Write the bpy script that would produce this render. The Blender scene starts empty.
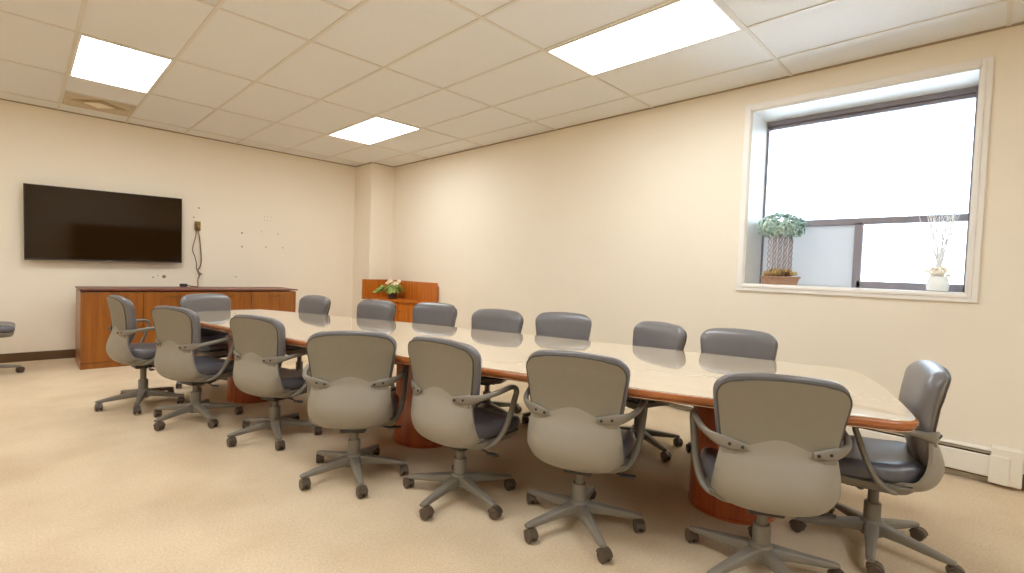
import bpy, bmesh, math, random
from math import sin, cos, pi, radians, sqrt
from mathutils import Vector, Matrix

random.seed(7)
scene = bpy.context.scene
COL = scene.collection

# ------------------------------------------------------------------ helpers
def lin(r, g, b):
    f = lambda c: (c / 255 / 12.92) if c / 255 <= 0.04045 else ((c / 255 + 0.055) / 1.055) ** 2.4
    return (f(r), f(g), f(b), 1.0)


def new_mat(name):
    m = bpy.data.materials.new(name)
    m.use_nodes = True
    nt = m.node_tree
    b = nt.nodes.get('Principled BSDF')
    return m, nt, b


def setin(node, name, val):
    if name in node.inputs:
        node.inputs[name].default_value = val


def plain(name, col, rough=0.5, metal=0.0, noise=0.0, nscale=20.0, bump=0.0, bscale=200.0, spec=None):
    """principled surface with a small procedural tone variation and optional bump"""
    m, nt, b = new_mat(name)
    b.inputs['Base Color'].default_value = col
    b.inputs['Roughness'].default_value = rough
    b.inputs['Metallic'].default_value = metal
    if spec is not None:
        setin(b, 'Specular IOR Level', spec)
    tc = nt.nodes.new('ShaderNodeTexCoord')
    if noise > 0:
        n = nt.nodes.new('ShaderNodeTexNoise')
        n.inputs['Scale'].default_value = nscale
        n.inputs['Detail'].default_value = 4
        nt.links.new(tc.outputs['Object'], n.inputs['Vector'])
        r = nt.nodes.new('ShaderNodeValToRGB')
        r.color_ramp.elements[0].position = 0.3
        r.color_ramp.elements[1].position = 0.7
        r.color_ramp.elements[0].color = tuple(c * (1 - noise) for c in col[:3]) + (1,)
        r.color_ramp.elements[1].color = tuple(min(1, c * (1 + noise)) for c in col[:3]) + (1,)
        nt.links.new(n.outputs['Fac'], r.inputs['Fac'])
        nt.links.new(r.outputs['Color'], b.inputs['Base Color'])
    if bump > 0:
        n2 = nt.nodes.new('ShaderNodeTexNoise')
        n2.inputs['Scale'].default_value = bscale
        n2.inputs['Detail'].default_value = 3
        nt.links.new(tc.outputs['Object'], n2.inputs['Vector'])
        bp = nt.nodes.new('ShaderNodeBump')
        bp.inputs['Strength'].default_value = bump
        bp.inputs['Distance'].default_value = 0.01
        nt.links.new(n2.outputs['Fac'], bp.inputs['Height'])
        nt.links.new(bp.outputs['Normal'], b.inputs['Normal'])
    return m


def wood(name, c1, c2, axis, rough=0.3, scale=6.0, coat=0.3):
    """wood grain running along the given local axis (0, 1 or 2)"""
    m, nt, b = new_mat(name)
    tc = nt.nodes.new('ShaderNodeTexCoord')
    mp = nt.nodes.new('ShaderNodeMapping')
    s = [scale * 5.0] * 3
    s[axis] = scale * 0.28
    mp.inputs['Scale'].default_value = s
    nt.links.new(tc.outputs['Object'], mp.inputs['Vector'])
    n = nt.nodes.new('ShaderNodeTexNoise')
    n.inputs['Scale'].default_value = 1.0
    n.inputs['Detail'].default_value = 6
    n.inputs['Roughness'].default_value = 0.6
    n.inputs['Distortion'].default_value = 0.6
    nt.links.new(mp.outputs['Vector'], n.inputs['Vector'])
    r = nt.nodes.new('ShaderNodeValToRGB')
    r.color_ramp.elements[0].position = 0.32
    r.color_ramp.elements[1].position = 0.68
    r.color_ramp.elements[0].color = c1
    r.color_ramp.elements[1].color = c2
    nt.links.new(n.outputs['Fac'], r.inputs['Fac'])
    nt.links.new(r.outputs['Color'], b.inputs['Base Color'])
    b.inputs['Roughness'].default_value = rough
    setin(b, 'Coat Weight', coat)
    setin(b, 'Coat Roughness', 0.12)
    return m


def emit(name, col, strength):
    m, nt, b = new_mat(name)
    b.inputs['Base Color'].default_value = (0.8, 0.8, 0.8, 1)
    setin(b, 'Emission Color', col)
    setin(b, 'Emission Strength', strength)
    return m


def link_mesh(name, bm, mat, parent=None, smooth=True, auto=40):
    me = bpy.data.meshes.new(name)
    bmesh.ops.recalc_face_normals(bm, faces=bm.faces)
    bm.to_mesh(me)
    bm.free()
    if smooth:
        for p in me.polygons:
            p.use_smooth = True
        try:
            me.set_sharp_from_angle(angle=radians(auto))
        except Exception:
            pass
    me.materials.append(mat)
    o = bpy.data.objects.new(name, me)
    COL.objects.link(o)
    if parent is not None:
        o.parent = parent
    return o


def BM():
    return bmesh.new()


def box(bm, x0, x1, y0, y1, z0, z1, bev=0.0, seg=2):
    b2 = bmesh.new()
    bmesh.ops.create_cube(b2, size=1.0)
    for v in b2.verts:
        v.co = Vector(((x0 + x1) / 2 + v.co.x * (x1 - x0), (y0 + y1) / 2 + v.co.y * (y1 - y0), (z0 + z1) / 2 + v.co.z * (z1 - z0)))
    if bev > 0:
        bmesh.ops.bevel(b2, geom=list(b2.edges), offset=bev, segments=seg, profile=0.5, affect='EDGES')
    merge(bm, b2)


def merge(bm, b2, mat=None):
    vm = {}
    for v in b2.verts:
        vm[v] = bm.verts.new(mat @ v.co if mat else v.co)
    for f in b2.faces:
        try:
            bm.faces.new([vm[v] for v in f.verts])
        except ValueError:
            pass
    b2.free()


def loft(bm, rings, cap=True, closed=True):
    """rings: lists of points of one length, joined in order"""
    R = [[bm.verts.new(p) for p in r] for r in rings]
    n = len(R[0])
    for a, b in zip(R[:-1], R[1:]):
        for i in range(n if closed else n - 1):
            j = (i + 1) % n
            bm.faces.new((a[i], a[j], b[j], b[i]))
    if cap and closed:
        bm.faces.new(list(reversed(R[0])))
        bm.faces.new(R[-1])
    return R


def lathe(bm, prof, seg=24, cx=0, cy=0):
    """prof: (r, z) from bottom to top"""
    loft(bm, [[(cx + r * cos(2 * pi * i / seg), cy + r * sin(2 * pi * i / seg), z) for i in range(seg)] for r, z in prof])


def catmull(pts, n):
    pts = [Vector(p) for p in pts]
    P = [pts[0] * 2 - pts[1]] + pts + [pts[-1] * 2 - pts[-2]]
    out = []
    for k in range(len(pts) - 1):
        p0, p1, p2, p3 = P[k:k + 4]
        for i in range(n):
            t = i / n
            out.append(0.5 * ((2 * p1) + (p2 - p0) * t + (2 * p0 - 5 * p1 + 4 * p2 - p3) * t * t + (3 * p1 - p0 - 3 * p2 + p3) * t ** 3))
    out.append(pts[-1])
    return out


def sweep(bm, pts, radii, seg=10, up=(0, 0, 1)):
    """tube along pts; radii: one (a, b) pair per point: a along the side vector, b along the in-plane normal"""
    pts = [Vector(p) for p in pts]
    rings = []
    side = None
    for i, p in enumerate(pts):
        t = (pts[min(i + 1, len(pts) - 1)] - pts[max(i - 1, 0)]).normalized()
        if side is None:
            side = t.cross(Vector(up))
            if side.length < 1e-4:
                side = t.cross(Vector((1, 0, 0)))
            side.normalize()
        else:
            side = (side - t * side.dot(t)).normalized()
        nn = side.cross(t).normalized()
        a, b = radii[i] if isinstance(radii, list) else radii
        rings.append([p + side * (a * cos(2 * pi * k / seg)) + nn * (b * sin(2 * pi * k / seg)) for k in range(seg)])
    loft(bm, rings)


def tube(bm, pts, r, seg=8):
    sweep(bm, pts, (r, r), seg)


def rrect(w, h, r, n=4):
    """rounded rectangle outline centred on 0: (u, v) points"""
    out = []
    r = min(r, w / 2 - 1e-4, h / 2 - 1e-4)
    for cx, cy, a0 in ((w / 2 - r, h / 2 - r, 0), (-w / 2 + r, h / 2 - r, 90), (-w / 2 + r, -h / 2 + r, 180), (w / 2 - r, -h / 2 + r, 270)):
        for i in range(n + 1):
            a = radians(a0 + 90 * i / n)
            out.append((cx + r * cos(a), cy + r * sin(a)))
    return out


def disc(bm, c, axis, r, h, seg=16, bev=0.0):
    """short cylinder centred on c along axis"""
    b2 = bmesh.new()
    pr = [(r, -h / 2), (r, h / 2)] if bev <= 0 else [(r - bev, -h / 2), (r, -h / 2 + bev), (r, h / 2 - bev), (r - bev, h / 2)]
    lathe(b2, pr, seg)
    q = Vector((0, 0, 1)).rotation_difference(Vector(axis)).to_matrix().to_4x4()
    merge(bm, b2, Matrix.Translation(Vector(c)) @ q)


def tag(o, label=None, cat=None, group=None, kind=None):
    if label:
        o['label'] = label
    if cat:
        o['category'] = cat
    if group:
        o['group'] = group
    if kind:
        o['kind'] = kind
    return o


def empty(name, loc, rz=0.0):
    o = bpy.data.objects.new(name, None)
    o.empty_display_size = 0.1
    o.location = loc
    o.rotation_euler = (0, 0, rz)
    COL.objects.link(o)
    return o


def copy_tree(o, parent=None):
    c = o.copy()
    COL.objects.link(c)
    c.parent = parent
    for ch in [x for x in o.children]:
        copy_tree(ch, c)
    return c


# ------------------------------------------------------------------ dimensions (metres; camera stands over the origin)
XR, YB, H = 4.33, 7.70, 2.868          # window wall, television wall, ceiling
XL, YF = -3.9, -3.4                    # the walls behind and left of the photographer
GX, GY, TX, TY = 0.278, 7.349, 0.61, 1.22

# ------------------------------------------------------------------ materials
M = {}
M['wall'] = plain('wall_paint', (0.87, 0.79, 0.655, 1), 0.75, noise=0.012, nscale=1.5, bump=0.03, bscale=260)
M['white'] = plain('white_paint', (0.84, 0.83, 0.79, 1), 0.45, noise=0.01, nscale=8)
M['trim'] = plain('trim_paint', (0.87, 0.835, 0.785, 1), 0.4, noise=0.01, nscale=8)
M['tbar'] = plain('grid_bar_paint', (0.72, 0.68, 0.61, 1), 0.5, noise=0.01)
M['angle'] = plain('wall_angle_shade', lin(164, 146, 122), 0.5, noise=0.01)  # darker than the grid bars: shadow gap under the ceiling edge painted in
M['base'] = plain('baseboard_vinyl', lin(98, 70, 42), 0.45, noise=0.05)
M['frame'] = plain('bronze_window_metal', lin(144, 138, 146), 0.4, metal=0.1, noise=0.03)
M['shell'] = plain('grey_plastic_shell', lin(146, 139, 127), 0.42, noise=0.015, nscale=30, bump=0.02, bscale=500)
M['panel'] = plain('grey_vinyl_panel', lin(129, 122, 107), 0.5, noise=0.02, nscale=25, bump=0.04, bscale=420)
M['leather'] = plain('grey_leather', lin(112, 109, 110), 0.33, noise=0.04, nscale=14, bump=0.06, bscale=160, spec=0.6)
M['seatleather'] = plain('dark_grey_leather', lin(92, 91, 98), 0.3, noise=0.05, nscale=14, bump=0.06, bscale=160, spec=0.6)
M['plastic'] = plain('grey_plastic', lin(126, 119, 108), 0.4, noise=0.02)
M['piping'] = plain('dark_piping', lin(72, 66, 60), 0.5, noise=0.02)
M['dark'] = plain('dark_plastic', lin(58, 52, 48), 0.45, noise=0.03)
M['caster'] = plain('caster_plastic', lin(84, 70, 58), 0.35, noise=0.04)
M['screw'] = plain('black_screw', lin(40, 36, 32), 0.4, noise=0.02)
M['chrome'] = plain('steel', lin(150, 148, 142), 0.25, metal=0.9, noise=0.02)
M['mahog_s'] = wood('mahogany_edge', lin(140, 76, 34), lin(178, 106, 54), 1, 0.25, 5, 0.5)
M['mahog_z'] = wood('mahogany_drum', lin(140, 62, 28), lin(182, 92, 46), 2, 0.3, 5, 0.4)
M['cherry_z'] = wood('cherry_panel', lin(126, 68, 12), lin(156, 94, 26), 2, 0.35, 4, 0.2)
M['cherry_y'] = wood('cherry_board', lin(174, 94, 22), lin(206, 122, 40), 2, 0.35, 4, 0.2)
M['cherry_top'] = wood('cherry_top', lin(92, 36, 18), lin(120, 50, 26), 0, 0.4, 4, 0.1)
M['brass'] = plain('brass', lin(150, 122, 50), 0.35, metal=0.6, noise=0.08, nscale=60)
M['darkbrass'] = plain('aged_brass', lin(104, 74, 36), 0.4, metal=0.5, noise=0.05)
M['cord'] = plain('brown_cord', lin(104, 74, 44), 0.5, noise=0.03)
M['black'] = plain('black_plastic', lin(26, 24, 22), 0.35, noise=0.03)
M['hole'] = plain('dark_hole', lin(140, 116, 86), 0.8, noise=0.05)
M['leaf'] = plain('topiary_leaf', lin(180, 206, 196), 0.5, noise=0.15, nscale=30)
M['leaf2'] = plain('green_leaf', lin(140, 160, 78), 0.5, noise=0.3, nscale=40)
M['twig'] = plain('brown_twig', lin(168, 142, 134), 0.7, noise=0.15, nscale=40)
M['moss'] = plain('dry_moss', lin(178, 150, 96), 0.9, noise=0.3, nscale=60, bump=0.5, bscale=120)
M['planter'] = wood('planter_wood', lin(160, 118, 92), lin(188, 148, 120), 0, 0.6, 8, 0.0)
M['petal'] = plain('cream_petal', lin(240, 232, 196), 0.5, noise=0.04)
M['ceramic'] = plain('white_ceramic', (0.86, 0.86, 0.84, 1), 0.2, noise=0.01)
M['whitetwig'] = plain('white_twig', (0.82, 0.81, 0.80, 1), 0.5, noise=0.05)
M['blossom'] = plain('beige_blossom', lin(246, 236, 218), 0.6, noise=0.08, nscale=40)
M['heater'] = plain('heater_enamel', (0.86, 0.82, 0.74, 1), 0.35, noise=0.01)
M['cover'] = plain('heater_cover_enamel', (0.86, 0.81, 0.70, 1), 0.35, noise=0.01)
M['vent'] = plain('vent_metal', lin(204, 188, 158), 0.5, noise=0.03)
M['ventlight'] = plain('vent_plate', lin(244, 234, 210), 0.5, noise=0.02)
M['lamp'] = emit('lamp_diffuser', (0.95, 1.0, 1.03, 1), 15.8)
M['outside'] = plain('white_brick', (0.85, 0.85, 0.86, 1), 0.8, noise=0.03, nscale=3)

# carpet: short tan pile with faint mottling
m, nt, b = new_mat('tan_carpet')
tc = nt.nodes.new('ShaderNodeTexCoord')
n1 = nt.nodes.new('ShaderNodeTexNoise'); n1.inputs['Scale'].default_value = 95; n1.inputs['Detail'].default_value = 6; n1.inputs['Roughness'].default_value = 0.75
n2 = nt.nodes.new('ShaderNodeTexNoise'); n2.inputs['Scale'].default_value = 2.2; n2.inputs['Detail'].default_value = 5
for n in (n1, n2):
    nt.links.new(tc.outputs['Object'], n.inputs['Vector'])
r1 = nt.nodes.new('ShaderNodeValToRGB')
r1.color_ramp.elements[0].position = 0.3; r1.color_ramp.elements[0].color = (0.60, 0.47, 0.315, 1)
r1.color_ramp.elements[1].position = 0.7; r1.color_ramp.elements[1].color = (0.80, 0.66, 0.475, 1)
nt.links.new(n1.outputs['Fac'], r1.inputs['Fac'])
r2 = nt.nodes.new('ShaderNodeValToRGB')
r2.color_ramp.elements[0].position = 0.34; r2.color_ramp.elements[0].color = (0.9, 0.87, 0.84, 1)
r2.color_ramp.elements[1].position = 0.6; r2.color_ramp.elements[1].color = (1, 1, 1, 1)
nt.links.new(n2.outputs['Fac'], r2.inputs['Fac'])
mx = nt.nodes.new('ShaderNodeMixRGB'); mx.blend_type = 'MULTIPLY'; mx.inputs['Fac'].default_value = 1
nt.links.new(r1.outputs['Color'], mx.inputs['Color1']); nt.links.new(r2.outputs['Color'], mx.inputs['Color2'])
nt.links.new(mx.outputs['Color'], b.inputs['Base Color'])
b.inputs['Roughness'].default_value = 0.95; setin(b, 'Specular IOR Level', 0.1)
bp = nt.nodes.new('ShaderNodeBump'); bp.inputs['Strength'].default_value = 0.5; bp.inputs['Distance'].default_value = 0.006
n3 = nt.nodes.new('ShaderNodeTexNoise'); n3.inputs['Scale'].default_value = 260
nt.links.new(tc.outputs['Object'], n3.inputs['Vector'])
nt.links.new(n3.outputs['Fac'], bp.inputs['Height']); nt.links.new(bp.outputs['Normal'], b.inputs['Normal'])
M['carpet'] = m

# ceiling tile: finely pitted mineral board
m, nt, b = new_mat('ceiling_tile')
tc = nt.nodes.new('ShaderNodeTexCoord')
n1 = nt.nodes.new('ShaderNodeTexNoise'); n1.inputs['Scale'].default_value = 140; n1.inputs['Detail'].default_value = 4
nt.links.new(tc.outputs['Object'], n1.inputs['Vector'])
r1 = nt.nodes.new('ShaderNodeValToRGB')
r1.color_ramp.elements[0].position = 0.3; r1.color_ramp.elements[0].color = (0.755, 0.755, 0.74, 1)
r1.color_ramp.elements[1].position = 0.5; r1.color_ramp.elements[1].color = (0.795, 0.795, 0.78, 1)
nt.links.new(n1.outputs['Fac'], r1.inputs['Fac']); nt.links.new(r1.outputs['Color'], b.inputs['Base Color'])
b.inputs['Roughness'].default_value = 0.9
M['tile'] = m

# table top: pale wood under a polished glass-like finish
m, nt, b = new_mat('polished_table_top')
tc = nt.nodes.new('ShaderNodeTexCoord')
mp = nt.nodes.new('ShaderNodeMapping'); mp.inputs['Scale'].default_value = (24, 1.4, 24)
nt.links.new(tc.outputs['Object'], mp.inputs['Vector'])
n1 = nt.nodes.new('ShaderNodeTexNoise'); n1.inputs['Scale'].default_value = 1.0; n1.inputs['Detail'].default_value = 5
nt.links.new(mp.outputs['Vector'], n1.inputs['Vector'])
r1 = nt.nodes.new('ShaderNodeValToRGB')
r1.color_ramp.elements[0].position = 0.3; r1.color_ramp.elements[0].color = (0.64, 0.52, 0.37, 1)
r1.color_ramp.elements[1].position = 0.7; r1.color_ramp.elements[1].color = (0.68, 0.56, 0.41, 1)
nt.links.new(n1.outputs['Fac'], r1.inputs['Fac']); nt.links.new(r1.outputs['Color'], b.inputs['Base Color'])
b.inputs['Roughness'].default_value = 0.06
b.inputs['IOR'].default_value = 1.5
setin(b, 'Coat Weight', 1.0); setin(b, 'Coat IOR', 1.65); setin(b, 'Coat Roughness', 0.015)
nb = nt.nodes.new('ShaderNodeTexNoise'); nb.inputs['Scale'].default_value = 3.0; nb.inputs['Detail'].default_value = 2
nt.links.new(tc.outputs['Object'], nb.inputs['Vector'])
bp = nt.nodes.new('ShaderNodeBump'); bp.inputs['Strength'].default_value = 0.12; bp.inputs['Distance'].default_value = 0.004
nt.links.new(nb.outputs['Fac'], bp.inputs['Height']); nt.links.new(bp.outputs['Normal'], b.inputs['Coat Normal'])
M['top'] = m

# television glass
m, nt, b = new_mat('screen_glass')
b.inputs['Base Color'].default_value = (0.022, 0.010, 0.002, 1)
b.inputs['Roughness'].default_value = 0.05
setin(b, 'Specular IOR Level', 0.3)
M['screen'] = m


def glass_mat(name, tint, rough):
    m = bpy.data.materials.new(name)
    m.use_nodes = True
    nt = m.node_tree
    nt.nodes.clear()
    out = nt.nodes.new('ShaderNodeOutputMaterial')
    tr = nt.nodes.new('ShaderNodeBsdfTransparent'); tr.inputs['Color'].default_value = tint
    gl = nt.nodes.new('ShaderNodeBsdfGlossy'); gl.inputs['Roughness'].default_value = rough
    fr = nt.nodes.new('ShaderNodeFresnel'); fr.inputs['IOR'].default_value = 1.45
    mx = nt.nodes.new('ShaderNodeMixShader')
    nt.links.new(fr.outputs['Fac'], mx.inputs['Fac'])
    nt.links.new(tr.outputs['BSDF'], mx.inputs[1]); nt.links.new(gl.outputs['BSDF'], mx.inputs[2])
    nt.links.new(mx.outputs['Shader'], out.inputs['Surface'])
    return m


M['glass'] = glass_mat('clear_glass', (0.97, 0.98, 0.99, 1), 0.02)
m = bpy.data.materials.new('frosted_panel')
m.use_nodes = True
nt = m.node_tree; nt.nodes.clear()
out = nt.nodes.new('ShaderNodeOutputMaterial')
tl = nt.nodes.new('ShaderNodeBsdfTranslucent'); tl.inputs['Color'].default_value = (0.40, 0.385, 0.37, 1)
df = nt.nodes.new('ShaderNodeBsdfDiffuse'); df.inputs['Color'].default_value = (0.8, 0.8, 0.83, 1)
mx = nt.nodes.new('ShaderNodeMixShader'); mx.inputs['Fac'].default_value = 0.35
nt.links.new(tl.outputs['BSDF'], mx.inputs[1]); nt.links.new(df.outputs['BSDF'], mx.inputs[2]); nt.links.new(mx.outputs['Shader'], out.inputs['Surface'])
M['frost'] = m

# ------------------------------------------------------------------ the room
def struct(name, bm, mat, parent=None, smooth=False):
    o = link_mesh(name, bm, mat, parent, smooth)
    if parent is None:
        o['kind'] = 'structure'
    return o


T = 0.15
bm = BM(); box(bm, XL - T, XR + 0.6, YF - T, YB + T, -0.12, 0.0); struct('floor', bm, M['carpet'])
bm = BM(); box(bm, XL - T, XR + 0.6, YF - T, YB + T, H, H + 0.12); struct('ceiling', bm, M['tile'])
wall_back = None
bm = BM(); box(bm, XL - T, XR + 0.6, YB, YB + T, 0, H); wall_back = struct('wall_back', bm, M['wall'])
bm = BM(); box(bm, XL - T, XL, YF, YB, 0, H); struct('wall_left', bm, M['wall'])
bm = BM(); box(bm, XL - T, XR + 0.6, YF - T, YF, 0, H); struct('wall_front', bm, M['wall'])
# the window wall is thick and has one opening
WY0, WY1, WZ0, WZ1, WD = 0.142, 1.532, 1.187, 2.640, 0.40
XO = XR + 0.52
bm = BM()
box(bm, XR, XO, YF, WY0, 0, H); box(bm, XR, XO, WY1, YB, 0, H)
box(bm, XR, XO, WY0, WY1, 0, WZ0); box(bm, XR, XO, WY0, WY1, WZ1, H)
struct('wall_right', bm, M['wall'])
# boxed column in the far corner
bm = BM(); box(bm, 3.925, XR, 7.16, YB, 0, H); struct('trim_1', bm, M['wall'])

# suspended grid: tees along both directions, and the angle along the walls
bm = BM()
zb = H - 0.006
hw = 0.012
i0 = math.ceil((XL - GX) / TX)
xs = [GX + TX * i for i in range(i0, 8) if XL + 0.05 < GX + TX * i < XR - 0.05]
ys = [GY - TY * j for j in range(0, 9) if YF + 0.05 < GY - TY * j < YB - 0.05]
for x in xs:
    box(bm, x - hw, x + hw, YF, YB, zb, H + 0.002)
for y in ys:
    box(bm, XL, XR, y - hw, y + hw, zb - 0.0006, H + 0.002)
VENTS = ((GX, GY - 0.6), (GX + TX, GY - 3 * TY - TY))      # lower-left corners of the two square vents
for (vx, vy) in VENTS:
    e = vy if abs(vy - (GY - 0.6)) < 1e-6 else vy + 0.6
    box(bm, vx, vx + TX, e - hw, e + hw, zb - 0.0003, H + 0.002)
struct('trim_2', bm, M['tbar'])
bm = BM()
w = 0.012
box(bm, XL, XR, YB - w, YB, H - 0.012, H); box(bm, XL, XR, YF, YF + w, H - 0.012, H)
box(bm, XL, XL + w, YF, YB, H - 0.012, H); box(bm, XR - w, XR, YF, YB, H - 0.012, H)
box(bm, 3.925 - w, 3.925, 7.16 - w, YB, H - 0.012, H); box(bm, 3.925 - w, XR, 7.16 - w, 7.16, H - 0.012, H)
struct('trim_3', bm, M['angle'])

# vinyl cove base
bm = BM(); box(bm, XL, 3.925, YB - 0.012, YB, 0, 0.10, 0.003); struct('baseboard_back', bm, M['base'])
bm = BM(); box(bm, XR - 0.012, XR, YF, -0.166, 0, 0.10, 0.003); box(bm, XR - 0.012, XR, 3.92, 7.16, 0, 0.10, 0.003); struct('baseboard_right', bm, M['base'])
bm = BM(); box(bm, XL, XL + 0.012, YF, YB, 0, 0.10, 0.003); struct('baseboard_left', bm, M['base'])
bm = BM(); box(bm, XL, XR, YF, YF + 0.012, 0, 0.10, 0.003); struct('baseboard_front', bm, M['base'])
bm = BM(); box(bm, 3.913, 3.925, 7.16, YB - 0.012, 0, 0.10, 0.003); box(bm, 3.913, XR - 0.012, 7.148, 7.16, 0, 0.10, 0.003); struct('baseboard_column', bm, M['base'])

# old fixing holes left in the television wall
for hx, hz, hr in ((1.679, 1.911, .010), (2.214, 1.617, .012), (2.218, 1.424, .012), (2.542, 1.437, .009), (2.707, 1.642, .008), (1.30, .975, .022), (1.183, .965, .009),
                   (1.235, .985, .006), (2.148, .985, .008), (2.12, .995, .005), (1.62, 1.78, .009), (2.475, 1.655, .006), (2.78, 1.44, .008)):
    bm = BM(); disc(bm, (hx, YB - 0.001, hz), (0, 1, 0), hr, 0.003, 10); link_mesh('screw_hole', bm, M['hole'], wall_back, False)
for k in range(3):
    for q in range(2):
        bm = BM(); disc(bm, (2.51 + k * 0.045, YB - 0.001, 1.83 + q * 0.055), (0, 1, 0), 0.005, 0.003, 8); link_mesh('screw_hole', bm, M['hole'], wall_back, False)

# ------------------------------------------------------------------ window (one unit: casing, reveals, sill, bars, panes)
win = empty('window_1', (XR, (WY0 + WY1) / 2, WZ0)); win['kind'] = 'structure'
OX, OY, OZ = XR, (WY0 + WY1) / 2, WZ0


def wpart(name, bm, mat, parent=None, smooth=False):
    for v in bm.verts:
        v.co -= Vector((OX, OY, OZ))
    return link_mesh(name, bm, mat, parent or win, smooth)


cw = 0.056
bm = BM()
# stepped casing around the opening
for (a, bq, d0) in ((0.0, cw, 0.016), (0.006, 0.026, 0.022)):
    y0, y1, z0, z1 = WY0, WY1, WZ0, WZ1
    box(bm, XR - d0, XR, y0 - bq, y0 - a, z0 - bq, z1 + bq, 0.003)
    box(bm, XR - d0, XR, y1 + a, y1 + bq, z0 - bq, z1 + bq, 0.003)
    box(bm, XR - d0, XR, y0 - a, y1 + a, z1 + a, z1 + bq, 0.003)
    box(bm, XR - d0, XR, y0 - a, y1 + a, z0 - bq, z0 - a, 0.003)
wpart('casing', bm, M['trim'])
bm = BM()
e = 0.008
box(bm, XR - 0.002, XR + WD, WY0 - 0.001, WY0 + e, WZ0, WZ1); box(bm, XR - 0.002, XR + WD, WY1 - e, WY1 + 0.001, WZ0, WZ1)
box(bm, XR - 0.002, XR + WD, WY0, WY1, WZ1 - e, WZ1 + 0.001)
wpart('reveal_lining', bm, M['white'])
bm = BM(); box(bm, XR - 0.004, XR + WD, WY0 + e, WY1 - e, WZ0 - 0.001, WZ0 + 0.006); wpart('window_sill', bm, M['white'])
XF = XR + WD - 0.05
yi0, yi1, zi0, zi1 = WY0 + e, WY1 - e, WZ0 + 0.006, WZ1 - e
bm = BM()
box(bm, XF, XF + 0.05, yi0, yi1, zi1 - 0.040, zi1, 0.003)
box(bm, XF + 0.012, XF + 0.05, yi0, yi1, zi1 - 0.072, zi1 - 0.047, 0.003)
box(bm, XF + 0.026, XF + 0.05, yi0, yi1, zi1 - 0.060, zi1 - 0.030)
box(bm, XF + 0.02, XF + 0.05, yi1 - 0.014, yi1, zi0, zi1); box(bm, XF, XF + 0.05, yi0, yi0 + 0.022, zi0, zi1, 0.002)
box(bm, XF, XF + 0.05, yi0, yi1, 1.696, 1.748, 0.003)                      # transom
box(bm, XF, XF + 0.05, 0.772, 0.828, zi0, 1.71, 0.003)                     # mullion
box(bm, XF, XF + 0.05, yi0, 0.80, zi0, 1.248, 0.003)                       # bottom rail of the sliding sash
wpart('window_frame', bm, M['frame'])
bm = BM(); box(bm, XF + 0.028, XF + 0.034, yi0 + 0.01, yi1 - 0.01, 1.74, zi1 - 0.04); wpart('window_pane', bm, M['glass'])
bm = BM(); box(bm, XF + 0.028, XF + 0.034, yi0 + 0.01, 0.78, 1.24, 1.70); wpart('window_pane', bm, M['glass'])
bm = BM(); box(bm, XF + 0.030, XF + 0.036, 0.82, yi1 - 0.005, zi0, 1.70); wpart('frosted_pane', bm, M['frost'])

# ------------------------------------------------------------------ ceiling lamps and vents
def ceiling_lamp(i, j, label, group='recessed fluorescent ceiling lights'):
    x0, y1 = GX + TX * i, GY - TY * j
    x1, y0 = x0 + TX, y1 - TY
    cx, cy = (x0 + x1) / 2, (y0 + y1) / 2
    t = empty('ceiling_light', (cx, cy, H)); tag(t, label, 'ceiling light', group)
    bm = BM()
    a, bq = (x1 - x0) / 2 - 0.012, (y1 - y0) / 2 - 0.012
    f = 0.016
    for args in ((-a, a, -bq, -bq + f), (-a, a, bq - f, bq), (-a, -a + f, -bq + f, bq - f), (a - f, a, -bq + f, bq - f)):
        box(bm, *args, -0.012, 0.004, 0.002)
    link_mesh('frame', bm, M['white'], t, False)
    bm = BM(); box(bm, -a + f, a - f, -bq + f, bq - f, -0.007, 0.003, 0.001)
    link_mesh('diffuser', bm, M['lamp'], t, False)


ceiling_lamp(0, 1, 'white ceiling light panel above the television, next to the square air vent')
ceiling_lamp(4, 1, 'white ceiling light panel over the table\'s far end, near the corner column')
ceiling_lamp(4, 4, 'large bright ceiling light panel closest to the camera, toward the window wall')
for (i, j) in ((0, 4), (0, 7), (2, 7), (-4, 1), (-4, 4)):  # unseen panels added beyond the view to brighten the room
    ceiling_lamp(i, j, 'ceiling light panel added to brighten the room, behind the camera or left of view', 'added ceiling lights outside the view')


def vent(vx, vy, label):
    cx, cy = vx + TX / 2, vy + 0.30
    t = empty('air_vent', (cx, cy, H)); tag(t, label, 'air vent')
    a = 0.285
    bm = BM(); box(bm, -a, a, -a, a, -0.004, 0.002); link_mesh('back_plate', bm, M['vent'], t, False)
    bm = BM()
    for (x0, x1, y0, y1) in ((-a, a, -a, -a + .025), (-a, a, a - .025, a), (-a, -a + .025, -a + .025, a - .025), (a - .025, a, -a + .025, a - .025)):
        box(bm, x0, x1, y0, y1, -0.010, 0, 0.003)
    link_mesh('frame', bm, M['vent'], t, False)
    for k, s in enumerate((0.235, 0.19, 0.15)):
        bm = BM()
        r0, r1 = s, s - 0.014
        for q in range(4):
            ang0, ang1 = pi / 2 * q, pi / 2 * (q + 1)
            A = [(r0 * cos(ang0), r0 * sin(ang0), -0.012), (r0 * cos(ang1), r0 * sin(ang1), -0.012), (r1 * cos(ang1), r1 * sin(ang1), -0.004), (r1 * cos(ang0), r1 * sin(ang0), -0.004)]
            top = [(x, y, z + 0.003) for x, y, z in A]
            loft(bm, [A, top])
        link_mesh('louver', bm, M['vent'], t, False)
    bm = BM()
    loft(bm, [[(0.125 * cos(pi / 2 * q), 0.125 * sin(pi / 2 * q), z) for q in range(4)] for z in (-0.014, -0.004)])
    link_mesh('center_plate', bm, M['ventlight'], t, False)


vent(*VENTS[0], 'square tan air vent with pale diamond centre, between ceiling light and television wall')

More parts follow.
